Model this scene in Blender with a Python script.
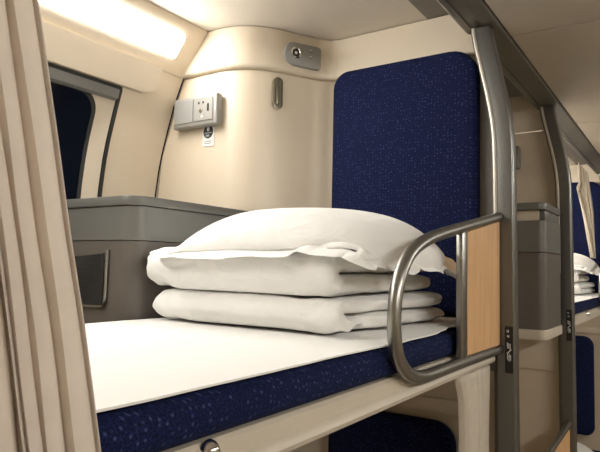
import bpy, bmesh, math, random
import numpy as np
from mathutils import Vector, Matrix, noise

for o in list(bpy.data.objects):
    bpy.data.objects.remove(o)
C = bpy.context.scene.collection
SC = bpy.context.scene
random.seed(7)
PI = math.pi
ZC = 1.75            # camera height; all geometry below is written relative to eye level

# ------------------------------------------------------------------ camera
cam_d = bpy.data.cameras.new('camera')
cam = bpy.data.objects.new('camera', cam_d)
C.objects.link(cam)
f_px = 578.19
vx = np.array([690 - 300, 276 - 226.]); vy = np.array([-560 - 300, 248 - 226.])
ax = np.array([vx[0], -vx[1], -f_px]); ax /= np.linalg.norm(ax)
ay = np.array([vy[0], -vy[1], -f_px]); ay -= ax * (ay @ ax); ay /= np.linalg.norm(ay)
az = np.cross(ax, ay)
M = Matrix([list(ax) + [0], list(ay) + [0], list(az) + [0], [0, 0, 0, 1]])
M[2][3] = ZC
cam.matrix_world = M
cam_d.sensor_width = 36
cam_d.lens = 36 * f_px / 600
cam_d.clip_start = 0.02
SC.camera = cam

# ------------------------------------------------------------------ world (night outside) and exposure
w = bpy.data.worlds.new('night')
SC.world = w
w.use_nodes = True
w.node_tree.nodes['Background'].inputs[0].default_value = (0.02, 0.025, 0.04, 1)
w.node_tree.nodes['Background'].inputs[1].default_value = 0.3
vs = SC.view_settings
vs.view_transform = 'Standard'
vs.look = 'None'
vs.exposure = 0.12
vs.gamma = 1.0
vs.use_curve_mapping = False
LIGHT_STRENGTH = 38.0
LIGHT_COLOR = (1.0, 0.972, 0.925, 1)


# ------------------------------------------------------------------ materials
def new_mat(name):
    m = bpy.data.materials.new(name)
    m.use_nodes = True
    nt = m.node_tree
    return m, nt, nt.nodes['Principled BSDF']


def ramp(nt, fac, c0, c1, p0=0.0, p1=1.0):
    r = nt.nodes.new('ShaderNodeValToRGB')
    r.color_ramp.elements[0].position = p0
    r.color_ramp.elements[1].position = p1
    r.color_ramp.elements[0].color = c0
    r.color_ramp.elements[1].color = c1
    nt.links.new(fac, r.inputs[0])
    return r


def surf(name, col, rough=0.5, metal=0.0, var=0.06, nscale=6.0, bump=0.0, bscale=200.0, spec=0.5, aniso=None, coat=0.0):
    m, nt, b = new_mat(name)
    tc = nt.nodes.new('ShaderNodeTexCoord')
    n = nt.nodes.new('ShaderNodeTexNoise')
    n.inputs['Scale'].default_value = nscale
    n.inputs['Detail'].default_value = 4
    src = tc.outputs['Object']
    if aniso:
        mp = nt.nodes.new('ShaderNodeMapping')
        mp.inputs['Scale'].default_value = aniso
        nt.links.new(src, mp.inputs[0])
        src = mp.outputs[0]
    nt.links.new(src, n.inputs['Vector'])
    c0 = tuple(c * (1 - var) for c in col) + (1,)
    c1 = tuple(min(1, c * (1 + var)) for c in col) + (1,)
    r = ramp(nt, n.outputs['Fac'], c0, c1, 0.3, 0.7)
    nt.links.new(r.outputs[0], b.inputs['Base Color'])
    b.inputs['Roughness'].default_value = rough
    b.inputs['Metallic'].default_value = metal
    b.inputs['Specular IOR Level'].default_value = spec
    b.inputs['Coat Weight'].default_value = coat
    if bump > 0:
        n2 = nt.nodes.new('ShaderNodeTexNoise')
        n2.inputs['Scale'].default_value = bscale
        nt.links.new(src, n2.inputs['Vector'])
        bp = nt.nodes.new('ShaderNodeBump')
        bp.inputs['Strength'].default_value = bump
        bp.inputs['Distance'].default_value = 0.001
        nt.links.new(n2.outputs['Fac'], bp.inputs['Height'])
        nt.links.new(bp.outputs[0], b.inputs['Normal'])
    return m


def fabric_blue():
    m, nt, b = new_mat('navy_patterned_fabric')
    tc = nt.nodes.new('ShaderNodeTexCoord')
    sp = nt.nodes.new('ShaderNodeSeparateXYZ'); nt.links.new(tc.outputs['Object'], sp.inputs[0])
    ad = nt.nodes.new('ShaderNodeMath'); ad.operation = 'ADD'
    nt.links.new(sp.outputs[0], ad.inputs[0]); nt.links.new(sp.outputs[1], ad.inputs[1])
    cb = nt.nodes.new('ShaderNodeCombineXYZ')
    nt.links.new(ad.outputs[0], cb.inputs[0]); nt.links.new(sp.outputs[2], cb.inputs[1])
    v = nt.nodes.new('ShaderNodeTexVoronoi')
    v.voronoi_dimensions = '2D'
    v.inputs['Scale'].default_value = 98
    v.inputs['Randomness'].default_value = 0.55
    nt.links.new(cb.outputs[0], v.inputs['Vector'])
    r = ramp(nt, v.outputs['Distance'], (1, 1, 1, 1), (0, 0, 0, 1), 0.11, 0.28)
    sep = nt.nodes.new('ShaderNodeSeparateColor')
    nt.links.new(v.outputs['Color'], sep.inputs[0])
    rr = ramp(nt, sep.outputs[0], (0, 0, 0, 1), (1, 1, 1, 1), 0.4, 0.97)
    mul = nt.nodes.new('ShaderNodeMath'); mul.operation = 'MULTIPLY'
    nt.links.new(r.outputs[0], mul.inputs[0]); nt.links.new(rr.outputs[0], mul.inputs[1])
    n = nt.nodes.new('ShaderNodeTexNoise'); n.inputs['Scale'].default_value = 300
    nt.links.new(cb.outputs[0], n.inputs['Vector'])
    base = ramp(nt, n.outputs['Fac'], (0.0018, 0.0038, 0.020, 1), (0.0080, 0.0150, 0.075, 1), 0.38, 0.66)
    mix = nt.nodes.new('ShaderNodeMix'); mix.data_type = 'RGBA'
    nt.links.new(mul.outputs[0], mix.inputs['Factor'])
    nt.links.new(base.outputs[0], mix.inputs['A'])
    mix.inputs['B'].default_value = (0.046, 0.056, 0.155, 1)
    nt.links.new(mix.outputs['Result'], b.inputs['Base Color'])
    b.inputs['Roughness'].default_value = 0.9
    b.inputs['Specular IOR Level'].default_value = 0.2
    b.inputs['Sheen Weight'].default_value = 0.0
    bp = nt.nodes.new('ShaderNodeBump'); bp.inputs['Strength'].default_value = 0.3; bp.inputs['Distance'].default_value = 0.001
    nt.links.new(n.outputs['Fac'], bp.inputs['Height'])
    nt.links.new(bp.outputs[0], b.inputs['Normal'])
    return m


def curtain_mat(name, col, trans):
    m = surf(name, col, .9, var=.05, nscale=40, bump=.3, bscale=900, spec=.15)
    nt = m.node_tree
    b = nt.nodes['Principled BSDF']
    out = nt.nodes['Material Output']
    tr = nt.nodes.new('ShaderNodeBsdfTranslucent')
    tr.inputs[0].default_value = tuple(min(1, c * 1.15) for c in col) + (1,)
    mx = nt.nodes.new('ShaderNodeMixShader'); mx.inputs[0].default_value = trans
    nt.links.new(b.outputs[0], mx.inputs[1]); nt.links.new(tr.outputs[0], mx.inputs[2])
    nt.links.new(mx.outputs[0], out.inputs[0])
    return m


def cloth_white(name, col=(0.86, 0.85, 0.82), wr=0.35, sc=9.0):
    m, nt, b = new_mat(name)
    tc = nt.nodes.new('ShaderNodeTexCoord')
    n = nt.nodes.new('ShaderNodeTexNoise')
    n.inputs['Scale'].default_value = sc
    n.inputs['Detail'].default_value = 5
    n.inputs['Distortion'].default_value = 1.2
    nt.links.new(tc.outputs['Object'], n.inputs['Vector'])
    r = ramp(nt, n.outputs['Fac'], tuple(c * .97 for c in col) + (1,), tuple(min(1, c * 1.02) for c in col) + (1,))
    nt.links.new(r.outputs[0], b.inputs['Base Color'])
    b.inputs['Roughness'].default_value = 0.85
    b.inputs['Specular IOR Level'].default_value = 0.2
    b.inputs['Sheen Weight'].default_value = 0.2
    bp = nt.nodes.new('ShaderNodeBump'); bp.inputs['Strength'].default_value = wr; bp.inputs['Distance'].default_value = 0.012
    # soft ridged creases running roughly one way
    mp = nt.nodes.new('ShaderNodeMapping'); mp.inputs['Rotation'].default_value = (0, 0, .5); mp.inputs['Scale'].default_value = (1.0, 3.2, 1.6)
    nt.links.new(tc.outputs['Object'], mp.inputs[0])
    rg = nt.nodes.new('ShaderNodeTexNoise'); rg.noise_type = 'RIDGED_MULTIFRACTAL'
    rg.inputs['Scale'].default_value = sc * .55; rg.inputs['Detail'].default_value = 2; rg.inputs['Distortion'].default_value = .6
    nt.links.new(mp.outputs[0], rg.inputs['Vector'])
    ad = nt.nodes.new('ShaderNodeMath'); ad.operation = 'MULTIPLY_ADD'; ad.inputs[1].default_value = .35
    nt.links.new(rg.outputs['Fac'], ad.inputs[0]); nt.links.new(n.outputs['Fac'], ad.inputs[2])
    nt.links.new(ad.outputs[0], bp.inputs['Height'])
    nt.links.new(bp.outputs[0], b.inputs['Normal'])
    return m


def wood_mat():
    m, nt, b = new_mat('maple_veneer')
    tc = nt.nodes.new('ShaderNodeTexCoord')
    mp = nt.nodes.new('ShaderNodeMapping'); mp.inputs['Scale'].default_value = (60, 60, 5)
    n = nt.nodes.new('ShaderNodeTexNoise'); n.inputs['Scale'].default_value = 1.5; n.inputs['Detail'].default_value = 6; n.inputs['Distortion'].default_value = .6
    nt.links.new(tc.outputs['Object'], mp.inputs[0]); nt.links.new(mp.outputs[0], n.inputs['Vector'])
    r = ramp(nt, n.outputs['Fac'], (0.60, 0.36, 0.17, 1), (0.74, 0.47, 0.24, 1), .3, .7)
    nt.links.new(r.outputs[0], b.inputs['Base Color'])
    b.inputs['Roughness'].default_value = 0.4
    return m


def emit_mat(name, col, s):
    m, nt, b = new_mat(name)
    b.inputs['Base Color'].default_value = (0.9, 0.9, 0.88, 1)
    n = nt.nodes.new('ShaderNodeTexNoise'); n.inputs['Scale'].default_value = 3
    r = ramp(nt, n.outputs['Fac'], tuple(c * .97 for c in col[:3]) + (1,), col)
    nt.links.new(r.outputs[0], b.inputs['Emission Color'])
    b.inputs['Emission Strength'].default_value = s
    return m


def net_mat():
    m, nt, b = new_mat('black_mesh_net')
    tc = nt.nodes.new('ShaderNodeTexCoord')
    v = nt.nodes.new('ShaderNodeTexVoronoi'); v.inputs['Scale'].default_value = 170; v.inputs['Randomness'].default_value = .15
    nt.links.new(tc.outputs['Object'], v.inputs['Vector'])
    r = ramp(nt, v.outputs['Distance'], (0.002, 0.002, 0.002, 1), (0.03, 0.028, 0.026, 1), .3, .6)
    nt.links.new(r.outputs[0], b.inputs['Base Color'])
    b.inputs['Roughness'].default_value = .8
    bp = nt.nodes.new('ShaderNodeBump'); bp.inputs['Strength'].default_value = .8; bp.inputs['Distance'].default_value = .002
    nt.links.new(v.outputs['Distance'], bp.inputs['Height']); nt.links.new(bp.outputs[0], b.inputs['Normal'])
    return m


MT = {
    'cream': surf('cream_laminate', (0.70, 0.605, 0.47), .38, var=.02, bump=.05, bscale=300),
    'cream2': surf('cream_moulding', (0.71, 0.62, 0.49), .42, var=.02),
    'ceil': surf('greige_ceiling', (0.70, 0.64, 0.55), .55, var=.02),
    'aisleceil': surf('aisle_ceiling_panel', (0.70, 0.64, 0.55), .55, var=.02),
    'frame': surf('cream_frame_paint', (0.58, 0.52, 0.42), .4, var=.03),
    'beam': surf('bronze_beam', (0.20, 0.188, 0.162), .42, metal=.3, var=.06),
    'strip': surf('grey_strip', (0.17, 0.155, 0.135), .5, var=.04),
    'post': surf('brushed_bronze_post', (0.185, 0.185, 0.172), .33, metal=.75, var=.08, nscale=30, aniso=(40, 40, 1)),
    'edge': surf('bright_edge_strip', (0.62, 0.58, 0.5), .35, metal=.6, var=.05),
    'rail': surf('satin_nickel_tube', (0.33, 0.32, 0.295), .34, metal=.95, var=.05, nscale=20),
    'console1': surf('grey_green_laminate', (0.15, 0.15, 0.134), .33, var=.04),
    'console2': surf('taupe_laminate', (0.128, 0.112, 0.096), .38, var=.05, bump=.1, bscale=400),
    'grey': surf('silver_plastic', (0.36, 0.35, 0.325), .38, metal=.25, var=.04),
    'grey2': surf('mid_grey_plastic', (0.29, 0.285, 0.27), .4, var=.04),
    'greypanel': surf('grey_panel', (0.22, 0.21, 0.19), .45, var=.04),
    'black': surf('black_plastic', (0.012, 0.012, 0.012), .45),
    'chrome': surf('chrome', (0.7, 0.68, 0.64), .12, metal=1.0, var=.02),
    'white': surf('white_plastic', (0.8, 0.8, 0.78), .4, var=.02),
    'ink': surf('black_ink', (0.02, 0.02, 0.025), .5),
    'greyink': surf('grey_ink', (0.35, 0.36, 0.36), .5),
    'glass': surf('night_window_glass', (0.006, 0.008, 0.014), .06, spec=.6, var=.1),
    'gasket': surf('window_gasket', (0.02, 0.022, 0.02), .6),
    'blind': surf('grey_blind_cassette', (0.2, 0.2, 0.19), .5),
    'curtain': curtain_mat('beige_curtain_cloth', (0.76, 0.70, 0.63), .4),
    'curtain2': curtain_mat('cream_curtain_cloth', (0.74, 0.68, 0.58), .3),
    'floor': surf('floor_vinyl', (0.36, 0.31, 0.25), .6, var=.1, nscale=40),
    'recess': surf('brass_recess', (0.20, 0.18, 0.13), .35, metal=.6),
    'lens': emit_mat('lit_diffuser', LIGHT_COLOR, LIGHT_STRENGTH),
    'blue': fabric_blue(),
    'sheet': cloth_white('white_sheet_cotton', wr=.12, sc=5),
    'quilt': cloth_white('white_quilt_cotton', (0.87, 0.86, 0.83), .65, 10),
    'pillow': cloth_white('white_pillow_cotton', (0.88, 0.87, 0.845), .7, 12),
    'wood': wood_mat(),
    'net': net_mat(),
}


# ------------------------------------------------------------------ helpers
def obj(name, bm, mat, parent=None, loc=None, sharp=35, recalc=True):
    """bm in eye-relative coordinates -> ONE mesh object"""
    if recalc:
        bmesh.ops.recalc_face_normals(bm, faces=bm.faces)
    me = bpy.data.meshes.new(name)
    bm.to_mesh(me); bm.free()
    for p in me.polygons:
        p.use_smooth = True
    me.set_sharp_from_angle(angle=math.radians(sharp))
    mats = mat if isinstance(mat, (list, tuple)) else [mat]
    for m in mats:
        me.materials.append(MT[m])
    o = bpy.data.objects.new(name, me)
    C.objects.link(o)
    co = np.empty(len(me.vertices) * 3); me.vertices.foreach_get('co', co); co = co.reshape(-1, 3)
    co[:, 2] += ZC
    if parent is not None:
        # world position of the parent (parents are never rotated)
        base = np.zeros(3); q = parent
        while q is not None:
            base += np.array(q.location); q = q.parent
    else:
        base = np.zeros(3)
    if loc is None:
        mn, mx = co.min(0), co.max(0)
        c = np.array([(mn[0] + mx[0]) / 2, (mn[1] + mx[1]) / 2, mn[2]])
    else:
        c = np.array(loc) + np.array([0, 0, ZC])
    co -= c
    me.vertices.foreach_set('co', co.ravel())
    me.update()
    o.location = Vector(c - base)
    if parent is not None:
        o.parent = parent
    return o


def tag(o, label=None, cat=None, group=None, kind=None):
    if label: o['label'] = label
    if cat: o['category'] = cat
    if group: o['group'] = group
    if kind: o['kind'] = kind
    return o


def thing(name, loc, label, cat, group=None):
    o = bpy.data.objects.new(name, None)
    C.objects.link(o)
    o.location = (loc[0], loc[1], loc[2] + ZC)
    o.empty_display_size = .05
    return tag(o, label, cat, group)


def copy_tree(o, dx=(0, 0, 0), parent=None):
    c = o.copy(); C.objects.link(c); c.parent = parent
    if parent is None:
        c.location = o.location + Vector(dx)
    for ch in list(o.children):
        copy_tree(ch, parent=c)
    return c


def bevel_all(bm, r, seg=2, ang=30):
    if r <= 0: return
    es = [e for e in bm.edges if len(e.link_faces) == 2 and e.calc_face_angle(0) > math.radians(ang)]
    bmesh.ops.bevel(bm, geom=es, offset=r, segments=seg, profile=.5, affect='EDGES', clamp_overlap=True)


def box(x0, x1, y0, y1, z0, z1, r=0.0, seg=2, bm=None):
    b = bmesh.new()
    bmesh.ops.create_cube(b, size=1)
    for v in b.verts:
        v.co = Vector(((x0 + x1) / 2 + v.co.x * (x1 - x0), (y0 + y1) / 2 + v.co.y * (y1 - y0), (z0 + z1) / 2 + v.co.z * (z1 - z0)))
    bmesh.ops.recalc_face_normals(b, faces=b.faces)
    bevel_all(b, r, seg)
    if bm is not None:
        merge(bm, b); return bm
    return b


def merge(a, b):
    me = bpy.data.meshes.new('tmp'); b.to_mesh(me); b.free()
    a.from_mesh(me); bpy.data.meshes.remove(me)
    return a


def prism(pts, axis, a0, a1, r=0.0, seg=2):
    """extrude a 2D polygon along axis ('x': pts=(y,z); 'y': pts=(x,z); 'z': pts=(x,y))"""
    b = bmesh.new()
    def mk(p, a):
        return {'x': (a, p[0], p[1]), 'y': (p[0], a, p[1]), 'z': (p[0], p[1], a)}[axis]
    v0 = [b.verts.new(mk(p, a0)) for p in pts]
    v1 = [b.verts.new(mk(p, a1)) for p in pts]
    n = len(pts)
    b.faces.new(v0); b.faces.new(v1[::-1])
    for i in range(n):
        b.faces.new((v0[i], v0[(i + 1) % n], v1[(i + 1) % n], v1[i]))
    bmesh.ops.recalc_face_normals(b, faces=b.faces)
    if r: bevel_all(b, r, seg)
    return b


def rrect(u0, u1, v0, v1, r, n=6):
    """rounded rectangle outline; r scalar or 4 radii (u1v1, u0v1, u0v0, u1v0)"""
    rs = r if isinstance(r, (tuple, list)) else (r,) * 4
    out = []
    for (cu, cv, a0, rr) in ((u1, v1, 0, rs[0]), (u0, v1, 90, rs[1]), (u0, v0, 180, rs[2]), (u1, v0, 270, rs[3])):
        su = 1 if cu == u1 else -1; sv = 1 if cv == v1 else -1
        for k in range(n + 1):
            a = math.radians(a0 + 90 * k / n)
            out.append((cu - su * rr + rr * math.cos(a), cv - sv * rr + rr * math.sin(a)))
    return out


def smooth_path(pts, sub=6):
    """Catmull-Rom through points"""
    P = [Vector(p) for p in pts]
    P = [P[0] * 2 - P[1]] + P + [P[-1] * 2 - P[-2]]
    out = []
    for i in range(1, len(P) - 2):
        for k in range(sub):
            t = k / sub
            a, b_, c, d = P[i - 1], P[i], P[i + 1], P[i + 2]
            out.append(0.5 * ((2 * b_) + (c - a) * t + (2 * a - 5 * b_ + 4 * c - d) * t * t + (3 * b_ - a - 3 * c + d) * t ** 3))
    out.append(P[-2])
    return out


def tube(path, rad, n=14, cap=True, bm=None):
    b = bm or bmesh.new()
    path = [Vector(p) for p in path]
    rings = []
    up = None
    for i, p in enumerate(path):
        t = (path[min(i + 1, len(path) - 1)] - path[max(i - 1, 0)]).normalized()
        if up is None:
            up = Vector((0, 0, 1)) if abs(t.z) < .9 else Vector((0, 1, 0))
        s = t.cross(up).normalized(); up = s.cross(t).normalized()
        rr = rad(i / (len(path) - 1)) if callable(rad) else rad
        rings.append([b.verts.new(p + s * math.cos(2 * PI * k / n) * rr + up * math.sin(2 * PI * k / n) * rr) for k in range(n)])
    for a, c in zip(rings, rings[1:]):
        for k in range(n):
            b.faces.new((a[k], a[(k + 1) % n], c[(k + 1) % n], c[k]))
    if cap:
        b.faces.new(rings[0][::-1]); b.faces.new(rings[-1])
    return b


def ribbon(rows, bm=None, closed=False):
    """grid of points -> quads"""
    b = bm or bmesh.new()
    V = [[b.verts.new(p) for p in r] for r in rows]
    for a, c in zip(V, V[1:]):
        m = len(a)
        for k in range(m if closed else m - 1):
            b.faces.new((a[k], a[(k + 1) % m], c[(k + 1) % m], c[k]))
    return b


def solidify(bm, t):
    bmesh.ops.recalc_face_normals(bm, faces=bm.faces)
    bmesh.ops.solidify(bm, geom=bm.faces[:], thickness=t)
    return bm


def shell(front, back):
    """closed solid between two equal grids of points"""
    b = bmesh.new()
    F = [[b.verts.new(p) for p in r] for r in front]
    K = [[b.verts.new(p) for p in r] for r in back]
    n, m = len(F), len(F[0])
    for G in (F, K):
        for a, c in zip(G, G[1:]):
            for k in range(m - 1):
                b.faces.new((a[k], a[k + 1], c[k + 1], c[k]))
    for k in range(m - 1):
        b.faces.new((F[0][k], F[0][k + 1], K[0][k + 1], K[0][k])); b.faces.new((F[-1][k], F[-1][k + 1], K[-1][k + 1], K[-1][k]))
    for i in range(n - 1):
        b.faces.new((F[i][0], F[i + 1][0], K[i + 1][0], K[i][0])); b.faces.new((F[i][-1], F[i + 1][-1], K[i + 1][-1], K[i][-1]))
    return b


def lathe(prof, axis_o, axis_d, n=24):
    """prof: list of (radius, height along axis)"""
    d = Vector(axis_d).normalized()
    u = d.orthogonal().normalized(); v = d.cross(u)
    o = Vector(axis_o)
    rows = [[o + d * h + (u * math.cos(2 * PI * k / n) + v * math.sin(2 * PI * k / n)) * max(r, 1e-5) for k in range(n)] for r, h in prof]
    b = ribbon(rows, closed=True)
    bmesh.ops.remove_doubles(b, verts=b.verts, dist=2e-5)
    return b


def N(x, y, z=0.0):
    return noise.noise(Vector((x, y, z)))


# ------------------------------------------------------------------ the setting
XA0, XA1 = -1.6, 7.4
FL = -ZC

tag(obj('floor', box(XA0, XA1, -1.75, 1.75, FL - .05, FL), 'floor'), kind='structure')

# side walls: body profile (y, z) from floor to the lamp cove
WALL = [(1.64, FL), (1.685, -.9), (1.70, -.3), (1.695, .1), (1.681, .261), (1.668, .35), (1.652, .42), (1.628, .50), (1.598, .592), (1.57, .655), (1.548, .70), (1.50, .775), (1.46, .86)]


def wprof(z):
    for (y0, z0), (y1, z1) in zip(WALL, WALL[1:]):
        if z0 <= z <= z1:
            return y0 + (y1 - y0) * (z - z0) / (z1 - z0)
    return WALL[-1][0]


def wall_strip(bm, x0, x1, za, zb, sgn=1, off=0.0):
    zs = sorted(set([za, zb] + [z for _, z in WALL if za < z < zb]))
    ribbon([[(x0, sgn * (wprof(z) - off), z), (x1, sgn * (wprof(z) - off), z)] for z in zs], bm)


WX0, WX1, WZ0, WZ1 = 0.30, 1.262, 0.0, 0.600
b = bmesh.new()
for x0, x1 in ((XA0, WX0), (WX1, 1.5005), (1.507, XA1)):
    wall_strip(b, x0, x1, FL, .86)
wall_strip(b, WX0, WX1, FL, WZ0); wall_strip(b, WX0, WX1, WZ1, .86)
tag(obj('wall_left', b, 'cream'), kind='structure')
b = bmesh.new(); wall_strip(b, XA0, XA1, FL, .86, -1)
tag(obj('wall_right', b, 'cream'), kind='structure')
for nm, x0, x1 in (('wall_back', XA0 - .05, XA0), ('wall_front', XA1, XA1 + .05)):
    tag(obj(nm, box(x0, x1, -1.75, 1.75, FL, .9), 'cream'), kind='structure')
# dark body shell behind the panel joint
tag(obj('trim_1', box(1.486, 1.507, 1.735, 1.75, -1.2, .6), 'greypanel'), kind='structure')

# compartment ceilings (flat) either side of the aisle
CZ = .845
for nm, s in (('ceiling', 1), ('ceiling', -1)):
    b = box(XA0, XA1, min(s * .717, s * 1.47), max(s * .717, s * 1.47), CZ, CZ + .02)
    tag(obj(nm, b, 'ceil'), kind='structure')

# longitudinal beams between compartment ceiling and aisle ceiling
GZ = .762
for s in (1, -1):
    b = prism([(s * y, z) for y, z in ((.472, GZ + .005), (.472, .90), (.716, .90), (.716, CZ + .004), (.634, CZ + .001), (.600, .812), (.586, .775), (.575, .768), (.535, .767), (.522, .766), (.5195, GZ), (.478, GZ))], 'x', XA0, XA1)
    t = tag(obj('trim_%d' % (2 if s > 0 else 3), b, 'beam'), kind='structure')
    # grey flat strip next to the compartment ceiling and the dark concave side of the beam
    obj('strip', prism([(s * y, z) for y, z in ((.636, CZ - .0015), (.716, CZ - .0015), (.716, CZ + .003), (.636, CZ + .0))], 'x', XA0, XA1), 'strip', t)
    obj('side_panel', prism([(s * y, z) for y, z in ((.6365, CZ - .001), (.6025, .811), (.5885, .7735), (.577, .7645), (.558, .7640), (.558, .7675), (.575, .768), (.584, .775), (.598, .812), (.632, CZ))], 'x', XA0, XA1), 'beam', t)

# aisle ceiling with separate panels
cl = tag(obj('ceiling', box(XA0, XA1, -.471, .471, GZ + .022, GZ + .04), 'aisleceil'), kind='structure')
x = 1.907 - 1.3 * 3
while x < XA1 - .1:
    obj('panel', box(max(x, XA0) + .004, min(x + 1.3, XA1) - .004, -.468, .468, GZ + .006, GZ + .0215, .001, 1), 'aisleceil', cl)
    x += 1.3

# ------------------------------------------------------------------ window in the side wall
win = thing('window_1', ((WX0 + WX1) / 2, wprof(WZ0), WZ0), None, None)
win['kind'] = 'structure'
win.empty_display_size = .02


def wall_pt(x, z, off):
    return (x, wprof(z) - off, z)


def wall_frame(outer, inner, off_o, off_i):
    """ring between two outlines (x,z) laid on the curved wall"""
    return ribbon([[wall_pt(x, z, off_o) for x, z in outer], [wall_pt(x, z, off_i) for x, z in inner]], closed=True)


PX0, PX1, PZ0, PZ1 = .40, 1.178, .06, .548
oo = rrect(WX0, WX1, WZ0, WZ1, .012, 10); gg = rrect(WX0 + .012, WX1 - .012, WZ0 + .012, WZ1 - .012, .012, 10)
ff = rrect(PX0 - .02, PX1 + .02, PZ0 - .02, PZ1 + .02, .07, 10); pp = rrect(PX0, PX1, PZ0, PZ1, .055, 10)
# resample straight runs so that the ring follows the curved wall


def dens(pts, m=10):
    out = []
    for i in range(len(pts)):
        a, c = pts[i], pts[(i + 1) % len(pts)]
        k = m if math.dist(a, c) > .1 else 1
        for j in range(k):
            out.append((a[0] + (c[0] - a[0]) * j / k, a[1] + (c[1] - a[1]) * j / k))
    return out


oo, gg, ff, pp = map(dens, (oo, gg, ff, pp))
obj('gasket', solidify(wall_frame(oo, gg, 0.0, .001), .004), 'gasket', win)
obj('window_frame', wall_frame(gg, ff, -.004, -.022), 'cream2', win)
obj('pane_seal', wall_frame(ff, pp, -.022, -.030), 'gasket', win)
rows = []
zs = np.linspace(PZ0 - .01, PZ1 + .01, 14)
obj('pane', solidify(ribbon([[wall_pt(PX0 - .01, z, -.031), wall_pt(PX1 + .01, z, -.031)] for z in zs]), .004), 'glass', win)
# roller blind cassette across the head of the window
b = bmesh.new()
ribbon([[wall_pt(x_, z_, o_) for x_ in (WX0 + .013, WX1 - .013)] for z_, o_ in ((.588, -.002), (.586, .006), (.572, .007), (.560, .007), (.556, 0), (.555, -.008))], b)
obj('blind_cassette', solidify(b, .002), 'blind', win)
b = bmesh.new()
ribbon([[wall_pt(x_, z_, o_) for x_ in (WX0 + .013, WX1 - .013)] for z_, o_ in ((.5715, .0075), (.5705, .0085), (.5695, .0085), (.5685, .0075))], b)
obj('blind_slot', b, 'gasket', win)

# header panel between lamp and window, proud of the wall, with a rounded lower end
b = bmesh.new()
rows = []
hx0, hx1 = -.5, 1.385
zz = np.linspace(.603, .695, 9)
for i, z in enumerate(zz):
    k = max(0, (.603 + .045 - z)) / .045
    xe = hx1 - .045 + .045 * math.sqrt(max(0, 1 - k * k))
    rows.append([(x_, wprof(z) - .010, z) for x_ in list(np.linspace(hx0, 1.30, 4)) + [xe]])
ribbon(rows, b); solidify(b, .008)
tag(obj('trim_4', b, 'cream2'), kind='structure')


# ------------------------------------------------------------------ cove lamps
def cove_lamp(x0, x1, label, sgn=1):
    t = thing('cove_lamp' if sgn > 0 else 'cove_lamp_offscreen', ((x0 + x1) / 2, sgn * 1.48, .70), label, 'lamp', 'cove lamps along the side walls')
    P = [(1.428, CZ - .001), (1.431, .836), (1.447, .816), (1.545, .690), (1.551, .688), (1.552, .697), (1.50, .78), (1.455, CZ - .001)]
    h = obj('housing', prism([(sgn * y, z) for y, z in P], 'x', x0, x1, .003, 2), 'cream2', t)
    dy, dz = (1.545 - 1.447), (.690 - .816); L = math.hypot(dy, dz); dy /= L; dz /= L
    ny, nz = -abs(dz), -dy          # outward normal (towards aisle and down)
    y0, z0 = 1.447, .816
    b = bmesh.new()
    out = rrect(x0 + .10, x1 - .082, .018, .104, .008, 4)
    def at(u, v, o):
        return (u, sgn * (y0 + dy * v + ny * o), z0 + dz * v + nz * o)
    lo = [b.verts.new(at(u, v, .0005)) for u, v in out]
    hi = [b.verts.new(at(u, v, .004)) for u, v in out]
    b.faces.new(hi)
    for i in range(len(out)):
        b.faces.new((lo[i], lo[(i + 1) % len(out)], hi[(i + 1) % len(out)], hi[i]))
    obj('diffuser' if sgn > 0 else 'diffuser_offscreen', b, 'lens', t)
    return t


cove_lamp(-.55, 1.494, 'long lit cove lamp above the dark window, ending at the corner panel')
cove_lamp(2.60, 4.584, 'lit cove lamp in the farther berth bay past both posts')
cove_lamp(-.55, 1.494, 'lit cove lamp on the side wall across the aisle, nearer one', -1)
cove_lamp(2.60, 4.584, 'lit cove lamp on the side wall across the aisle, farther one', -1)

# ------------------------------------------------------------------ head wall: moulded corner + partition
PLAN = [(1.505, 1.70), (1.505, 1.50), (1.5055, 1.40), (1.509, 1.355), (1.519, 1.313), (1.540, 1.272), (1.570, 1.238), (1.605, 1.209), (1.65, 1.183), (1.70, 1.158), (1.745, 1.136), (1.778, 1.114), (1.800, 1.090), (1.810, 1.06)]


def plan_rows(pts, off, zs):
    """rows of a wall following a plan curve, pushed towards the room by off"""
    nrm = []
    for i in range(len(pts)):
        t = pts[min(i + 1, len(pts) - 1)] - pts[max(i - 1, 0)]
        t.normalize(); nrm.append(Vector((t.y, -t.x, 0)))
    return [[(p.x + n.x * o, min(p.y + n.y * o, wprof(min(z, .86)) - .003), z) for p, n in zip(pts, nrm)] for z, o in zip(zs, off)]


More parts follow.
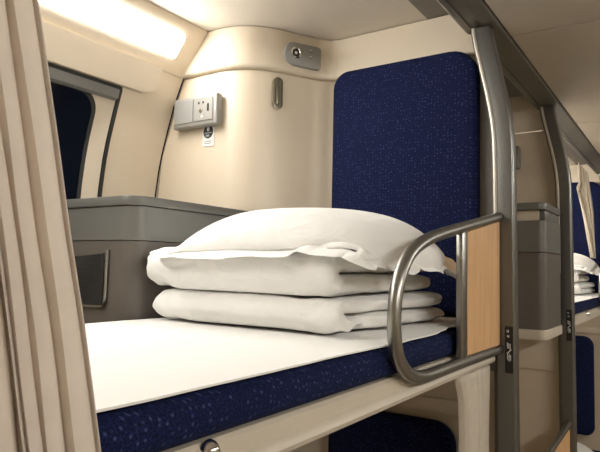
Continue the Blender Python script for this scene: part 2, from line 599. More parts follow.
def head_wall(dx):
    curve = smooth_path([(p[0] + dx, p[1], 0) for p in PLAN], 3)
    flat = [Vector((1.81 + dx, y, 0)) for y in np.linspace(1.06, .60, 8)]
    zl = [FL, -.5, -.42, .0, .4, .686, .690]; ol = [0, 0, 0, 0, 0, 0, -.003]
    zu = [.6905, .691, .693, .698, .706, .73, .77, .80, .835, CZ - .003]
    ou = [-.002, .010, .016, .020, .021, .018, .012, .010, .009, .009]
    # moulded corner panel
    b = shell(plan_rows(curve, ol, zl), plan_rows(curve, [-.015] * len(zl), zl))
    o = tag(obj('wall_corner', b, 'cream'), kind='structure')
    b = shell(plan_rows(curve, ou, zu), plan_rows(curve, [-.015] * len(zu), zu))
    obj('upper_band', b, 'cream2', o)
    # flat partition behind the backrest
    o = tag(obj('wall_head', box(1.81 + dx, 1.83 + dx, .488, 1.06, FL, .690), 'cream'), kind='structure')
    def ztop(y):     # underside of the beam at the partition
        return float(np.interp(y, [.500, .505, .520, .560, .574, .586, .600, .634, 2], [.715, .720, .742, .757, .760, .772, .81, CZ - .003, CZ - .003]))
    ys = [1.06, .9, .75, .66, .634, .617, .600, .593, .586, .574, .560, .540, .520, .510, .5]
    fr_ = [[(1.81 + dx - o, y, min(z, ztop(y) - .0002 * (len(zu) - q))) for y in ys] for q, (z, o) in enumerate(zip(zu, ou))]
    bk_ = [[(1.825 + dx, y, min(z, ztop(y) - .0002 * (len(zu) - q))) for y in ys] for q, z in enumerate(zu)]
    obj('upper_band', shell(fr_, bk_), 'cream2', o)
    # grey edge panel beside the backrest
    obj('edge_panel', prism([(.545, -.3), (.545, .684), (.500, .684), (.490, .60), (.490, -.3)], 'x', 1.80 + dx, 1.8095 + dx, .002, 1), 'greypanel', o)
    # lower ledge across the partition above the seat back of the lower berth
    obj('ledge', box(1.797 + dx, 1.8095 + dx, .52, 1.05, -.45, -.405, .004), 'cream2', o)
    return o


head_wall(0)
head_wall(3.09)

# ------------------------------------------------------------------ posts on the aisle edge
PCURVE = [(FL, .470), (-.5, .475), (0, .479), (.214, .481), (.32, .482), (.426, .486), (.52, .500), (.60, .517), (.65, .528), (.70, .539), (.755, .548)]


def post_y(z):
    for (z0, y0), (z1, y1) in zip(PCURVE, PCURVE[1:]):
        if z0 <= z <= z1:
            return y0 + (y1 - y0) * (z - z0) / (z1 - z0)
    return PCURVE[-1][1]


def make_post(x0, label, text):
    t = thing('aisle_post', (x0 + .026, .445, FL), label, 'post', 'curved posts along the aisle')
    path = smooth_path([(0, y, z) for z, y in PCURVE], 6)
    sec = rrect(0, .052, -.055, 0, (.006, .004, .009, .016), 6)    # (x, y) section: rounded aisle-side nose
    rows = [[(x0 + u, p.y + v, p.z) for u, v in sec] for p in path]
    b = ribbon(rows, closed=True)
    b.verts.ensure_lookup_table()
    n = len(sec)
    b.faces.new(b.verts[:n]); b.faces.new(b.verts[-n:])
    obj('post_body', b, 'post', t, sharp=50)
    sec = rrect(-.004, .010, -.0075, .003, .002, 2)
    rows = [[(x0 + u, p.y + v, p.z) for u, v in sec] for p in path if p.z > -.05]
    b = ribbon(rows, closed=True)
    b.verts.ensure_lookup_table(); b.faces.new(b.verts[:len(sec)]); b.faces.new(b.verts[-len(sec):])
    obj('edge_strip', b, 'edge', t)
    # dark back flange behind the bright edge
    rows = [[(x0 + u, p.y + v, p.z) for u, v in ((.020, .003), (.020, .012), (.030, .012), (.030, .003))] for p in path]
    b = ribbon(rows, closed=True)
    b.verts.ensure_lookup_table(); b.faces.new(b.verts[:4]); b.faces.new(b.verts[-4:])
    obj('back_flange', b, 'beam', t)
    # berth number sign on the face
    s = obj('berth_sign', box(x0 - .0022, x0 - .0004,  .4285, .4515, -.292, -.158, .0006, 1), 'black', t)
    glyphs(s, x0 - .0024)
    return t


def glyphs(parent, x):
    """white lettering turned sideways on the sign: small mark rows above, larger row below"""
    k = 0
    def bar(y0, z0, y1, z1, wd):
        b = bmesh.new()
        a = Vector((x, y0 + .0075, z0)); c = Vector((x, y1 + .0075, z1)); d = (c - a).normalized(); s = Vector((0, -d.z, d.y)) * wd / 2
        vs_ = [b.verts.new(p) for p in (a + s, a - s, c - s, c + s)]
        b.faces.new(vs_)
        return b
    B = bmesh.new()
    for seg in ((.4375, -.168, .4375, -.176, .0018), (.4335, -.168, .4335, -.176, .0018), (.4375, -.172, .4335, -.172, .0016),
                (.4365, -.183, .4365, -.190, .0022), (.4325, -.183, .4325, -.190, .0022), (.4365, -.1865, .4325, -.1865, .0018)):
        merge(B, bar(*seg))
    # larger row: 'bed' style strokes with a slash
    for seg in ((.4370, -.204, .4370, -.218, .0022), (.4330, -.206, .4330, -.220, .0022), (.4290, -.208, .4290, -.222, .0022),
                (.4375, -.211, .4280, -.211, .002), (.4375, -.219, .4285, -.222, .002),
                (.4380, -.2365, .4260, -.2235, .003),
                (.4365, -.238, .4365, -.252, .0022), (.4320, -.236, .4320, -.254, .0022), (.4280, -.240, .4280, -.256, .0022),
                (.4370, -.245, .4270, -.245, .002), (.4365, -.253, .4300, -.258, .002)):
        merge(B, bar(*seg))
    o = obj('sign_lettering', B, 'white', parent, recalc=False)


make_post(1.752, 'bronze metal post at the end of the guard rail beside the wood panel', 1)
make_post(2.760, 'bronze metal post beyond the taupe cabinet with the pale curtain behind it', 2)
make_post(4.842, 'bronze metal post at the far end of the farther berth', 3)

# ------------------------------------------------------------------ middle bay: plain partition and foot cabinet
b = prism([(1.66, FL), (.476, FL), (.476, .60), (.487, .66), (1.60, .66)], 'x', 2.835, 2.85)
pt = tag(obj('wall_middle', b, 'cream'), kind='structure')
obj('upper_band', prism([(1.56, .666), (.505, .666), (.520, .742), (.574, .76), (.590, .78), (.602, .813), (.634, CZ - .004), (1.43, CZ - .004)], 'x', 2.828, 2.85, .003), 'cream2', pt)
obj('lower_panel', box(2.822, 2.835, .48, 1.2, -.44, -.236, .003), 'cream2', pt)
tag(obj('wall_box', box(2.79, 2.834, .655, .74, .487, .594, .006), 'greypanel'), 'small grey box high on the cream partition behind the post', 'box')

cab = thing('foot_cabinet', (2.56, .85, -.225), 'tall taupe cabinet with a grey shelf top standing out between the two posts', 'cabinet')
plan = lambda x0, x1, y0, y1, r: rrect(x0, x1, y0, y1, (.004, .004, r, .004), 6)
obj('body', prism(plan(2.40, 2.72, .466, 1.2, .03), 'z', -.222, .078), 'console2', cab)
obj('upper_body', prism(plan(2.398, 2.72, .464, 1.2, .03), 'z', .080, .205, .002, 1), 'console1', cab)
obj('back_riser', box(2.425, 2.72, .492, 1.2, .206, .247), 'cream2', cab)
obj('riser', box(2.43, 2.72, .470, .490, .206, .247, .003), 'console1', cab)
obj('shelf_top', prism(plan(2.398, 2.72, .464, 1.2, .035), 'z', .248, .277, .004, 2), 'console1', cab)
obj('base_lip', prism(plan(2.395, 2.73, .462, 1.2, .03), 'z', -.262, -.2225, .008, 2), 'frame', cab)

# lower guard rail with wood infill at the second post
lr = thing('lower_guard_rail', (2.45, .45, -.95), 'low guard rail with wood infill near the foot of the second post', 'guard rail')
tp = smooth_path([(2.754, .445, -.645), (2.60, .445, -.652), (2.30, .445, -.665), (2.12, .445, -.68), (2.06, .445, -.73), (2.05, .445, -.90), (2.08, .445, -1.0), (2.2, .445, -1.02), (2.754, .445, -1.02)], 6)
obj('rail_tube', tube(tp, .012), 'rail', lr)
obj('wood_panel', box(2.42, 2.75, .440, .450, -1.007, -.668, .001, 1), 'wood', lr)

# ------------------------------------------------------------------ upper berth
def upper_berth(dx, label):
    B = thing('upper_berth', (.75 + dx, .85, -.265), label, 'berth', 'upper berths')
    x0, x1 = -.26 + dx, 1.742 + dx
    # cream side frame: sloped face with a rounded bead along the bottom
    P = [(.494, -.2135), (.488, -.219), (.486, -.240), (.479, -.246), (.476, -.254), (.479, -.262), (.487, -.267), (.52, -.267), (.52, -.2135)]
    obj('side_frame', prism([(y, z) for y, z in P], 'x', x0, x1), 'frame', B)
    def tapered(sec, name, mat):
        rows = [[(xx, min(y, yb), z) for y, z in sec] for xx, yb in ((x0, 2), (1.56 + dx, 2), (1.62 + dx, 1.185), (1.7455 + dx, 1.09))]
        b = ribbon(rows, closed=True); b.verts.ensure_lookup_table()
        b.faces.new(b.verts[:len(sec)]); b.faces.new(b.verts[-len(sec):])
        return obj(name, b, mat, B)
    tapered([(.521, -.262), (1.195, -.262), (1.195, -.214), (.521, -.214)], 'bed_pan', 'frame')
    # mattress with rounded front
    tapered(rrect(.488, 1.192, -.2125, -.152, (.01, .026, .02, .01), 6), 'mattress', 'blue')
    # guard rail
    pts = [(1.748, .163), (1.62, .141), (1.49, .120), (1.36, .098), (1.250, .079), (1.160, .058), (1.090, .028), (1.045, -.018), (1.026, -.068), (1.026, -.125), (1.046, -.172), (1.092, -.206), (1.16, -.222), (1.25, -.2245), (1.36, -.2245), (1.55, -.2255), (1.748, -.227)]
    path = smooth_path([(x + dx, .4695, z) for x, z in pts], 5)
    g = obj('guard_rail', tube(path, .0138, 16), 'rail', B, sharp=60)
    def rz(x, top=True):
        q = sorted(((p[0], p[1]) for p in (pts[:6] if top else pts[-5:])))
        return float(np.interp(x, [a for a, _ in q], [c for _, c in q]))
    xa, xb = 1.398, 1.440
    obj('upright_bar', prism([(xa + dx, rz(xa, 0) + .010), (xb + dx, rz(xb, 0) + .010), (xb + dx, rz(xb) - .010), (xa + dx, rz(xa) - .010)], 'y', .461, .478, .004, 2), 'rail', g)
    xa, xb = 1.448, 1.744
    obj('wood_panel', prism([(xa + dx, rz(xa, 0) + .0145), (xb + dx, rz(xb, 0) + .0145), (xb + dx, rz(xb) - .0145), (xa + dx, rz(xa) - .0145)], 'y', .464, .475, .001, 1), 'wood', g)
    # domed knob on the side frame
    k = lathe([(0, .016), (.005, .0155), (.010, .012), (.0135, .006), (.0145, 0)], (.535 + dx, .488, -.224), (0, -1, 0))
    obj('frame_knob', k, 'chrome', B)
    return B


upper_berth(0, 'upper berth with blue mattress, cream frame and guard rail under the white bedding')


def sheet(dx, label):
    nx, ny = 90, 36
    xs = np.linspace(-.25, 1.70, nx); v = np.linspace(0, 1, ny)
    rows = []
    for x in xs:
        r = []
        for t in v:
            y = .4915 + (1.188 - .4915) * t
            ed = min(1, t * ny / 5)
            z = -.1465 + .0016 * N(x * 6, y * 9) * ed + .001 * N(x * 17, y * 14, 3) * ed
            if t < .03:
                z -= .002
            y2 = y + (.006 * N(x * 5, 1.7) + .003 * N(x * 16, 4.2)) * (1 - t)
            # right end lies rumpled and pulled back from the edge
            if x > 1.30:
                k = min(1, (x - 1.30) / .12)
                y2 += .014 * k * (1 - t); z += (.005 + .005 * N(x * 30, 2.)) * k * (1 - t) ** 4
            r.append((x + dx, y2, z))
        rows.append(r)
    b = ribbon(rows); solidify(b, .003)
    return tag(obj('bed_sheet', b, 'sheet'), label, 'sheet', 'bed sheets')


sheet(0, 'flat white bed sheet spread over the blue mattress in front of the folded quilts')


# ------------------------------------------------------------------ folded quilts
def quilt(dx, z0, t1, t2, xf, xb, y0, y1, seed, label, gp):
    """quilt folded once: bottom layer, rolled front fold, top layer (layers t1, t2 thick)"""
    zc1 = z0 + t1 / 2; zc2 = z0 + t1 + t2 / 2 + .001
    R = (zc2 - zc1) / 2; zm = (zc1 + zc2) / 2
    tm = (t1 + t2) / 2
    cx = xf + R + tm / 2
    path = []
    for k in range(22):
        path.append((xb + (cx - xb) * k / 22, zc1, t1))
    for k in range(15):
        a = -PI / 2 - PI * k / 14
        path.append((cx + R * 1.05 * math.cos(a), zm + R * math.sin(a), t1 + (t2 - t1) * k / 14))
    for k in range(1, 23):
        path.append((cx + (xb - .02 - cx) * k / 22, zc2, t2))
    m = 46
    rows = []
    n = len(path)
    for i, (px, pz, th) in enumerate(path):
        a = path[max(i - 1, 0)]; c = path[min(i + 1, n - 1)]
        T = Vector((c[0] - a[0], 0, c[1] - a[1])).normalized()
        Nn = Vector((T.z, 0, -T.x))       # outward (away from fold axis)
        ring = []
        e = 1.0
        if i < 3: e = (.7, .9, .98)[i]
        if i > n - 4: e = (.7, .9, .98)[n - 1 - i]
        lw = .022 * N(px * 7 + seed, i * .11, seed) 
        ya = y0 + lw + .026 * N(px * 5, pz * 30 + seed); yb = y1 + .012 * N(px * 6, pz * 30, seed + 9)
        hw = (yb - ya) / 2; yc = (ya + yb) / 2
        for k in range(m):
            # superellipse in (y, normal); denser near the ends
            ang = 2 * PI * k / m
            cs, sn = math.cos(ang), math.sin(ang)
            yy = yc + hw * math.copysign(abs(cs) ** .30, cs)
            off = th / 2 * 1.10 * e * math.copysign(abs(sn) ** .52, sn)
            P = Vector((px, yy, pz)) + Nn * off
            # wrinkles
            edge = abs(cs)
            q = P * 1.0
            d = .006 * N(q.x * 8 + seed, q.y * 9, q.z * 9) + .0035 * N(q.x * 22, q.y * 28 + seed + q.z * 18, q.z * 20)
            # pulled creases fanning from the middle of the front fold
            cr = N(q.y * 26 + q.z * 30 + seed, q.x * 5, 4.) 
            d -= .013 * max(0, cr - .12) * 2
            if off < 0: P -= Nn * d
            P.y += .013 * N(q.x * 16, q.z * 60, seed) * (1 if edge > .8 else 0)
            P.x += dx
            ring.append(P)
        rows.append(ring)
    b = ribbon(rows, closed=True)
    b.verts.ensure_lookup_table()
    b.faces.new(b.verts[:m]); b.faces.new(b.verts[-m:])
    o = obj('folded_quilt', b, 'quilt', sharp=80)
    md = o.modifiers.new('s', 'SUBSURF'); md.levels = 1; md.render_levels = 1
    return tag(o, label, 'quilt', gp)


quilt(0, -.1375, .037, .038, 1.022, 1.60, .582, 1.145, 1.3, 'lower folded white quilt lying directly on the bed sheet', 'folded quilts')
quilt(0, -.0585, .048, .048, 1.008, 1.58, .606, 1.160, 5.1, 'upper folded white quilt between the pillow and the lower quilt', 'folded quilts')


# ------------------------------------------------------------------ pillow: small cloth simulation
def pillow_mesh():
    nx, ny, fl = 40, 44, 0
    sx, sy = .54, .565
    X = np.linspace(0, sx, nx); Y = np.linspace(0, sy, ny)
    gx, gy = np.meshgrid(X, Y, indexing='ij')
    x0, y0 = 1.014, .510
    rng = np.random.RandomState(3)
    top = np.stack([gx + x0, gy + y0, np.full_like(gx, .062)], -1)
    bot = top.copy(); bot[..., 2] -= .012
    inner = np.zeros((nx, ny), bool); inner[fl:nx - fl, fl:ny - fl] = True
    interior = np.zeros((nx, ny), bool); interior[fl + 1:nx - fl - 1, fl + 1:ny - fl - 1] = True
    idt = np.arange(nx * ny).reshape(nx, ny)
    idb = idt.copy(); idb[interior] = np.arange(nx * ny, nx * ny + interior.sum())
    P = np.concatenate([top.reshape(-1, 3), bot[interior]])
    P[:, 2] += rng.randn(len(P)) * .002
    hx, hy = X[1], Y[1]
    cons = []
    def add(ids, si, sj, mask=None):
        a = ids[:nx - si, max(0, -sj):ny - max(0, sj)]
        c = ids[si:, max(0, sj):ny + min(0, sj)]
        a, c = a.ravel(), c.ravel()
        L = math.hypot(si * hx, sj * hy)
        return a, c, np.full(len(a), L)
    groups = []
    for ids, which in ((idt, 'all'), (idb, 'in')):
        for (si, sj, st) in ((1, 0, 1.), (0, 1, 1.), (1, 1, .5), (1, -1, .5), (2, 0, .12), (0, 2, .12)):
            a, c, L = add(ids, si, sj)
            if which == 'in':
                fi = inner.ravel()
                # only inner cells of the bottom sheet
                ii, jj = np.meshgrid(np.arange(nx), np.arange(ny), indexing='ij')
                A = idt[:nx - si, max(0, -sj):ny - max(0, sj)].ravel(); Cc = idt[si:, max(0, sj):ny + min(0, sj)].ravel()
                m_ = fi[A] & fi[Cc]
                a, c, L = a[m_], c[m_], L[m_]
            # loose inner cloth, gathered seam, stiff flat flange
            ii = a // ny; jj = a % ny; i2 = c // ny; j2 = c % ny
            if which == 'all':
                ina = inner.ravel()[a] & inner.ravel()[c]
                seam = ina & ~(interior.ravel()[a] | interior.ravel()[c]) & (si + abs(sj) == 1)
                mul = np.where(seam, .955, np.where(ina, 1.03, 1.0))
                if max(si, abs(sj)) == 2:
                    fm = ~interior.ravel()[a] & ~interior.ravel()[c]
                    groups.append((a[~fm], c[~fm], (L * mul)[~fm], .05))
                    groups.append((a[fm], c[fm], (L * mul)[fm], .8))
                    continue
                groups.append((a, c, L * mul, st))
            else:
                groups.append((a, c, L * .985, st))
    faces_t = []
    i0, j0 = np.meshgrid(np.arange(nx - 1), np.arange(ny - 1), indexing='ij')
    quad_t = np.stack([idt[i0, j0], idt[i0 + 1, j0], idt[i0 + 1, j0 + 1], idt[i0, j0 + 1]], -1).reshape(-1, 4)
    ib, jb = np.meshgrid(np.arange(fl, nx - fl - 1), np.arange(fl, ny - fl - 1), indexing='ij')
    quad_b = np.stack([idb[ib, jb], idb[ib, jb + 1], idb[ib + 1, jb + 1], idb[ib + 1, jb]], -1).reshape(-1, 4)
    quad_ti = np.stack([idt[ib, jb], idt[ib + 1, jb], idt[ib + 1, jb + 1], idt[ib, jb + 1]], -1).reshape(-1, 4)
    pq = np.concatenate([quad_ti, quad_b])
    Nv = len(P)
    cnt = np.zeros(Nv)
    V = np.zeros_like(P)
    deg = np.zeros(Nv)
    for a, c, L, st in groups:
        np.add.at(deg, a, st); np.add.at(deg, c, st)

    def H(p):
        # top of the quilt stack, falling away rounded at its edges
        ex = np.maximum(1.045 - p[:, 0], 0); ey = np.maximum(.598 - p[:, 1], 0); ez = np.maximum(p[:, 1] - 1.135, 0)
        d = np.sqrt(ex ** 2 + ey ** 2 + ez ** 2)
        r = .055
        return np.where(d < r, .0425 - r + np.sqrt(np.maximum(r * r - d * d, 0)), -.02)
    dt = 1 / 60.
    V0 = .0262
    for step in range(170):
        nr = np.zeros_like(P)
        a, b_, c, d = (P[pq[:, k]] for k in range(4))
        fn = .5 * np.cross(c - a, d - b_)
        vol = (fn * (a + b_ + c + d)).sum() / 12
        for k in range(4):
            np.add.at(nr, pq[:, k], fn / 4)
        vol = abs(vol)
        pr = 9.0 * max(0.0, V0 / max(vol, .002) - 1) + .3
        acc = nr * pr / (hx * hy) * 6
        acc[:, 2] -= 6.0
        V += acc * dt; V *= .93
        old = P.copy()
        P = P + V * dt
        for it in range(14):
            dlt = np.zeros_like(P)
            for a, c, L, st in groups:
                dv = P[c] - P[a]
                ln = np.linalg.norm(dv, axis=1) + 1e-9
                cor = (dv * ((ln - L) / ln)[:, None]) * .5 * st
                np.add.at(dlt, a, cor); np.add.at(dlt, c, -cor)
            P = P + dlt / (deg[:, None]) * 1.5
            h = H(P)
            low = P[:, 2] < h
            P[low, 2] = h[low]
            zm = .152 - .10 * (P[:, 0] - 1.27) ** 2 - .06 * (P[:, 1] - .80) ** 2
            hi_ = P[:, 2] > zm
            P[hi_, 2] += .8 * (zm[hi_] - P[hi_, 2])
        V = (P - old) / dt
        low = P[:, 2] <= H(P) + 1e-4
        V[low] *= .3
    P[:, 2] = np.where(P[:, 2] > .043, .043 + (P[:, 2] - .043) * .94, P[:, 2])
    # flat flange border sewn round the seam
    loop = [idt[i, 0] for i in range(nx)] + [idt[nx - 1, j] for j in range(1, ny)] + [idt[i, ny - 1] for i in range(nx - 2, -1, -1)] + [idt[0, j] for j in range(ny - 2, 0, -1)]
    L = len(loop)
    S = P[loop]
    sm = S.copy()
    for _ in range(3):
        sm = (np.roll(sm, 1, 0) + 2 * sm + np.roll(sm, -1, 0)) / 4
    tg = np.roll(sm, -2, 0) - np.roll(sm, 2, 0)
    nn = np.stack([tg[:, 1], -tg[:, 0]], -1); nn /= np.linalg.norm(nn, axis=1)[:, None]
    cen = S[:, :2].mean(0)
    if ((S[:, :2] - cen) * nn).sum() < 0: nn = -nn
    for _ in range(1):
        nn = (np.roll(nn, 1, 0) + 2 * nn + np.roll(nn, -1, 0)) / 4
    nn /= np.linalg.norm(nn, axis=1)[:, None]
    corner = np.minimum(1.0, 2 * np.abs(nn[:, 0] * nn[:, 1]))
    cum = np.cumsum(np.linalg.norm(S - np.roll(S, 1, 0), axis=1))
    rings = []
    Pn = [P]
    base = len(P)
    for k in range(1, 5):
        o = k / 4 * .044 * (1 + .05 * corner)
        q = S.copy()
        q[:, :2] += nn * o[:, None]
        q[:, 2] = .35 * S[:, 2] + .65 * sm[:, 2]
        for m_ in range(L):
            fr_, ai_ = max(0, -nn[m_, 0]), max(0, -nn[m_, 1])
            droop = .22 + .10 * fr_ + .40 * ai_ + .28 * N(cum[m_] * 6.5, 3.3) + .12 * N(cum[m_] * 21, 8.1) - .25 * corner[m_]
            q[m_, 2] -= droop * o[m_] * (.6 + .4 * k / 4)
        h = H(q) + .002
        q[:, 2] = np.maximum(q[:, 2], np.where(h > 0, h, -1))
        Pn.append(q); rings.append(list(range(base, base + L))); base += L
    fq = []
    prev = loop
    for rg_ in rings:
        for m_ in range(L):
            fq.append([prev[m_], prev[(m_ + 1) % L], rg_[(m_ + 1) % L], rg_[m_]])
        prev = rg_
    return np.concatenate(Pn), list(quad_t) + fq, quad_b


PV, QT, QB = pillow_mesh()
b = bmesh.new()
vv = [b.verts.new(p) for p in PV]
for q in list(QT) + list(QB):
    try: b.faces.new([vv[i] for i in q])
    except ValueError: pass
loose = [v for v in b.verts if not v.link_faces]
bmesh.ops.delete(b, geom=loose, context='VERTS')
pil = obj('pillow', b, 'pillow', sharp=120, recalc=False)
md = pil.modifiers.new('s', 'SUBSURF'); md.levels = 1; md.render_levels = 2
tag(pil, 'plump white pillow with a flat flange border resting on the folded quilts', 'pillow', 'pillows')

# ------------------------------------------------------------------ window-side console
con = thing('side_console', (1.27, 1.43, -.2), 'grey and taupe wall console with a black net pocket beside the bed head', 'console')
def con_plan(o, r=.05):
    p = []
    for k in range(9):
        a = math.radians(180 + 90 * k / 8)
        p.append((1.005 - o + r + o + (r + o) * math.cos(a) - 0, 1.200 - o + r + o + (r + o) * math.sin(a)))
    p = [(x, y) for x, y in p]
    p += [(1.618, 1.200 - o), (1.56, 1.232), (1.525, 1.285), (1.503, 1.345), (1.4995, 1.40), (1.4995, 1.655), (1.005 - o, 1.655)]
    return p
obj('body', prism(con_plan(0), 'z', -.262, .060), 'console2', con)
obj('upper_band', prism(con_plan(.002), 'z', .062, .152), 'console1', con)
obj('top_board', prism(con_plan(.007), 'z', .1545, .180, .003, 2), 'console1', con)
pk = obj('pocket_frame', tube(smooth_path([(1.001, 1.62, -.118), (1.000, 1.50, -.118), (1.000, 1.33, -.117), (1.000, 1.305, -.108), (1.000, 1.298, -.085), (1.000, 1.297, -.02), (1.000, 1.296, .036)], 6), .0055, 10), 'rail', con)
b = bmesh.new()
rows = []
for i in range(9):
    z = -.112 + i / 8 * .14
    r = []
    for k in range(15):
        y = 1.301 + k / 14 * .31
        top = .026 - .010 * math.sin(PI * min(1, (y - 1.301) / .31))
        zz_ = -.112 + (top + .112) * i / 8
        r.append((.9945 - .006 * math.sin(PI * k / 14) * (i / 8), y, zz_))
    rows.append(r)
ribbon(rows, b); solidify(b, .002)
obj('net_pocket', b, 'net', pk)

# ------------------------------------------------------------------ fittings on the corner panel
# socket unit
so = thing('socket_unit', (1.49, 1.47, .497), 'grey wall socket unit with outlet holes and charging port on the corner panel', 'socket')
obj('body', box(1.470, 1.5035, 1.352, 1.566, .492, .604, .008, 3), 'grey', so)
obj('cover_plate', box(1.4665, 1.4698, 1.463, 1.555, .508, .592, .0015, 1), 'grey2', so)
ol = obj('outlet_plate', box(1.4665, 1.4698, 1.368, 1.457, .508, .592, .0015, 1), 'grey', so)
for y_, z_ in ((1.434, .573), (1.413, .573)):
    obj('socket_hole', lathe([(0, .0), (.0048, .0)], (1.4659, y_, z_), (-1, 0, 0), 12), 'black', ol)
obj('charging_port', box(1.4648, 1.4662, 1.385, 1.393, .540, .566), 'black', ol)
obj('earth_pin_cover', lathe([(0, .002), (.006, .002), (.008, 0)], (1.4662, 1.424, .544), (-1, 0, 0), 16), 'chrome', ol)
for z_ in (.526, .521):
    obj('rating_mark', box(1.4655, 1.4662, 1.411, 1.423, z_ - .0012, z_ + .0012), 'white', ol)

# sticker
st = thing('warning_sticker', (1.504, 1.418, .43), 'small white sticker with a round black emblem under the socket unit', 'sticker')
obj('backing', prism(rrect(1.391, 1.446, .424, .508, .004, 3), 'x', 1.5030, 1.5042), 'white', st)
obj('emblem', lathe([(0, 0), (.0235, 0)], (1.5026, 1.4185, .4755), (-1, 0, 0), 28), 'ink', st)
e = obj('emblem_white_shape', prism(rrect(1.413, 1.425, .478, .494, .0055, 4), 'x', 1.5020, 1.5025), 'white', st)  # white shape printed on the emblem
obj('emblem_band', prism(rrect(1.400, 1.437, .470, .4735, .001, 2), 'x', 1.5020, 1.5025), 'greyink', st)
obj('emblem_figure', prism(rrect(1.412, 1.430, .458, .466, .003, 3), 'x', 1.5020, 1.5025), 'greyink', st)
for z_ in (.441, .434):
    obj('caption_line', box(1.5023, 1.5029, 1.402, 1.435, z_ - .0015, z_ + .0015), 'greyink', st)

# reading light plate and hook recess sit on the slanted part of the corner panel
D0 = Vector((1.635, 1.190, 0)); DU = Vector((.155, -.086, 0)).normalized(); DN = Vector((-DU.y * -1, 0, 0))
DN = Vector((DU.y, -DU.x, 0))         # towards the room


def slab(outl, o0, o1, org=D0, r=0):
    b = bmesh.new()
    lo = [b.verts.new(org + DU * u + DN * o0 + Vector((0, 0, z))) for u, z in outl]
    hi = [b.verts.new(org + DU * u + DN * o1 + Vector((0, 0, z))) for u, z in outl]
    n = len(outl)
    b.faces.new(hi); b.faces.new(lo[::-1])
    for i in range(n):
        b.faces.new((lo[i], lo[(i + 1) % n], hi[(i + 1) % n], hi[i]))
    bmesh.ops.recalc_face_normals(b, faces=b.faces)
    if r: bevel_all(b, r, 2)
    return b


rl = thing('reading_light', (1.69, 1.15, .71), 'grey rounded plate with a small round reading lamp and switches', 'reading light')
pl = obj('plate', slab(rrect(-.008, .140, .716, .802, (.014, .040, .040, .014), 6), .010, .026, r=.004), 'grey2', rl)
lamp_o = D0 + DU * .036 + DN * .0262 + Vector((0, 0, .763))
lm = obj('lamp_ring', lathe([(.021, 0), (.021, .004), (.017, .007), (.0135, .004), (.0125, .001)], lamp_o, DN, 24), 'chrome', pl)
obj('lamp_well', lathe([(.0125, .001), (0, .0008)], lamp_o, DN, 20), 'black', lm)
obj('lamp_bulb', lathe([(.0065, .0012), (.005, .004), (0, .0055)], lamp_o, DN, 16), 'white', lm)
for z_ in (.776, .752):
    obj('switch_mark', slab(rrect(.088, .102, z_ - .0025, z_ + .0025, .001, 2), .0263, .0272), 'greypanel', pl)
    obj('switch_symbol', slab(rrect(.092, .098, z_ + .006, z_ + .009, .001, 2), .0263, .0270), 'white', pl)

hk = thing('coat_hook', (1.61, 1.20, .555), 'slim recessed fold-out hook in a dark oval slot on the cream corner panel', 'hook')
fr = bmesh.new()
ou = rrect(-.042, -.005, .553, .668, .0184, 6); inn = rrect(-.036, -.011, .559, .662, .0124, 6)
rows = []
for outl, o_ in ((ou, .006), (ou, .013), (inn, .014), (inn, .0102)):
    rows.append([D0 + DU * u + DN * o_ + Vector((0, 0, z)) for u, z in outl])
obj('slot_frame', ribbon(rows, fr, closed=True), 'recess', hk)
obj('slot_back', slab(inn, .0085, .0104), 'recess', hk)
obj('hook_arm', slab(rrect(-.033, -.018, .568, .652, .007, 5), .0106, .015, r=.0015), 'recess', hk)


# ------------------------------------------------------------------ blue backrests
def backrest(name, dx, y0, y1, z0, z1, rad, label, gp, xb=1.7955, th=.05):
    outl = rrect(y0, y1, z0, z1, rad, 8)
    cy, cz = (y0 + y1) / 2, (z0 + z1) / 2
    b = bmesh.new()
    rows = []
    for ins, xo in ((0, 0), (0, th * .55), (.004, th * .8), (.012, th * .93), (.028, th), (.10, th + .006), (.2, th + .010)):
        r = []
        for y, z in outl:
            sy = 1 - ins / ((y1 - y0) / 2); sz = 1 - ins / ((z1 - z0) / 2)
            r.append((xb + dx - xo, cy + (y - cy) * sy, cz + (z - cz) * sz))
        rows.append(r)
    ribbon(rows, b, closed=True)
    b.verts.ensure_lookup_table()
    n = len(outl)
    b.faces.new(b.verts[:n]); b.faces.new(b.verts[-n:])
    return tag(obj(name, b, 'blue', sharp=60), label, 'backrest', gp)


backrest('backrest_cushion', 0, .538, 1.055, -.142, .702, (.06, .085, .03, .03), 'tall navy backrest cushion on the partition behind the pillow', 'upper backrest cushions')
lowb = backrest('backrest_cushion', 0, .610, 1.050, -1.20, -.472, (.07, .07, .06, .06), 'navy backrest cushion of the lower berth, below the cream bed frame', 'lower backrest cushions')


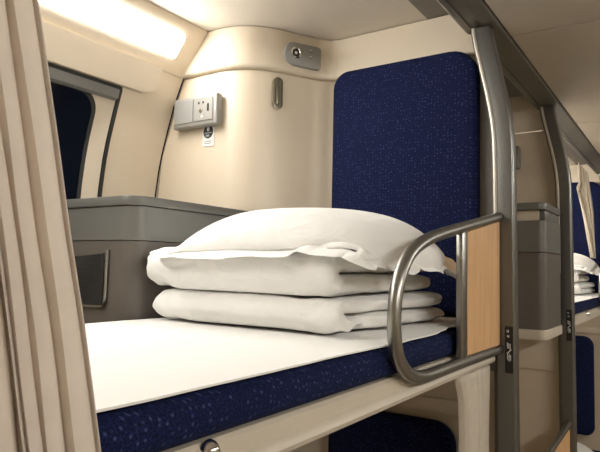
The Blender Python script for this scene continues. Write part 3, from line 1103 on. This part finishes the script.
# ------------------------------------------------------------------ curtains
def curtain(name, x_l, x_r, yc, zs, npl, amp, mat, label, gp=None, dens_=12, seed=0., thick=.0016, over=.35, flip=1):
    """knife-pleated hanging cloth; x_l, x_r are functions of z; every pleat laps over its neighbour"""
    prof = []
    for k in range(dens_):
        q = k / dens_
        if q < .62:
            u = q / .62; prof.append((u * (1 + over), -1 + .25 * u + 1.45 * u ** 4))
        else:
            u = (q - .62) / .38; prof.append(((1 + over) - over * u, .7 - 1.7 * u ** .8))
    wd = [max(.3, 1 + 1.1 * N(i * 3.7, seed)) for i in range(npl)]
    cum = np.concatenate([[0], np.cumsum(wd)]) / sum(wd)
    rows = []
    for z in zs:
        r = []
        W = x_r(z) - x_l(z)
        for i in range(npl):
            am = amp * (.8 + .5 * N(i * 2.1, seed + 4)) * (1 + .25 * N(z * 3, i * 1.3, seed))
            sway = .30 * N(z * 2.6, i * 1.9, seed + 2) + .14 * N(z * 8, i * 2.9, seed + 3)
            for px, py in prof:
                t = cum[i] + (cum[i + 1] - cum[i]) * (px + sway)
                tx = t if flip > 0 else 1 - t
                r.append((x_l(z) + W * tx + .003 * N(z * 5, t * 3, seed), yc + am * py + .003 * N(z * 4, t * 5, seed + 2), z))
        rows.append(r)
    o = obj(name, ribbon(rows), mat, sharp=70)
    md = o.modifiers.new('cloth_thickness', 'SOLIDIFY'); md.thickness = thick; md.offset = 0; md.use_even_offset = False
    return tag(o, label, 'curtain', gp)


def lin(tab):
    tab = sorted(tab)
    zs_ = [a for a, _ in tab]; xs_ = [c for _, c in tab]
    return lambda z: float(np.interp(z, zs_, xs_))


curtain('berth_curtain', lin([(.75, -.02), (.2, .0), (-.2, .03), (-.8, .06)]), lin([(.75, .18), (.205, .228), (.127, .243), (.026, .265), (-.056, .284), (-.154, .306), (-.8, .39)]),
        .405, np.linspace(.755, -.80, 90), 16, .019, 'curtain', 'pleated beige curtain gathered at the foot of the upper berth', seed=1.1, thick=.0012)

tag_l = 'cream gathered curtain of the lower berth hanging beside the bronze post, under the wood panel'
curtain('berth_curtain', lin([(-.27, 1.500), (-.34, 1.535), (-.45, 1.54), (-.60, 1.515), (-1.5, 1.44)]), lin([(-.27, 1.735), (-1.5, 1.735)]),
        .505, np.linspace(-.272, -1.45, 60), 7, .016, 'curtain2', tag_l, seed=4.4, flip=-1)
curtain('berth_curtain', lin([(.66, 3.76), (.62, 3.78), (.55, 3.80), (.50, 3.69), (.42, 3.88), (.28, 4.12), (.12, 4.36)]), lin([(.66, 4.25), (.62, 4.28), (.44, 4.42), (.12, 4.55)]),
        .560, np.linspace(.665, .11, 50), 5, .025, 'curtain2', 'pale curtain tied back over the farther berth, beyond the second post', seed=7.7)
curtain('berth_curtain', lin([(-.27, 2.90), (-1.5, 2.93)]), lin([(-.27, 3.00), (-.58, 3.02), (-1.5, 3.28)]),
        .492, np.linspace(-.272, -1.45, 40), 4, .014, 'curtain2', 'narrow cream curtain of the farther lower berth, just past the second post', seed=9.2)

# ------------------------------------------------------------------ the farther berth repeats the near one
DX = (3.09, 0, 0)
SRC = {o.name: o for o in C.objects if o.parent is None}
def rep(name, label):
    c = copy_tree(SRC[name], DX)
    c['label'] = label
    return c
rep('upper_berth', 'farther upper berth glimpsed past the second post')
rep('bed_sheet', 'bed sheet on the farther berth, glimpsed past the second post')
rep('folded_quilt', 'lower folded quilt on the farther berth past the second post')
rep('folded_quilt.001', 'upper folded quilt on the farther berth past the second post')
rep('pillow', 'white pillow on the farther berth past the second post')
rep('backrest_cushion', 'navy backrest of the farther upper berth behind the pale curtain')
rep('backrest_cushion.001', 'navy backrest of the farther lower berth, low beyond the second post')

# lower berths (mostly below the picture)
def lower_berth(dx, label):
    t = thing('lower_berth', (.75 + dx, .85, FL), label, 'berth', 'lower berths')
    obj('base', box(-.3 + dx, 1.74 + dx, .56, 1.10, FL + .001, -1.36, .004), 'frame', t)
    obj('mattress', prism(rrect(.545, 1.10, -1.358, -1.29, (.01, .026, .02, .01), 6), 'x', -.3 + dx, 1.74 + dx), 'blue', t)
    return t
lower_berth(0, 'lower berth with blue mattress under the upper berth')
lower_berth(3.09, 'farther lower berth with blue mattress')
c = copy_tree(SRC['pillow'], (3.17, .03, -1.322)); c['label'] = 'white pillow low on the farther lower berth past the second post'
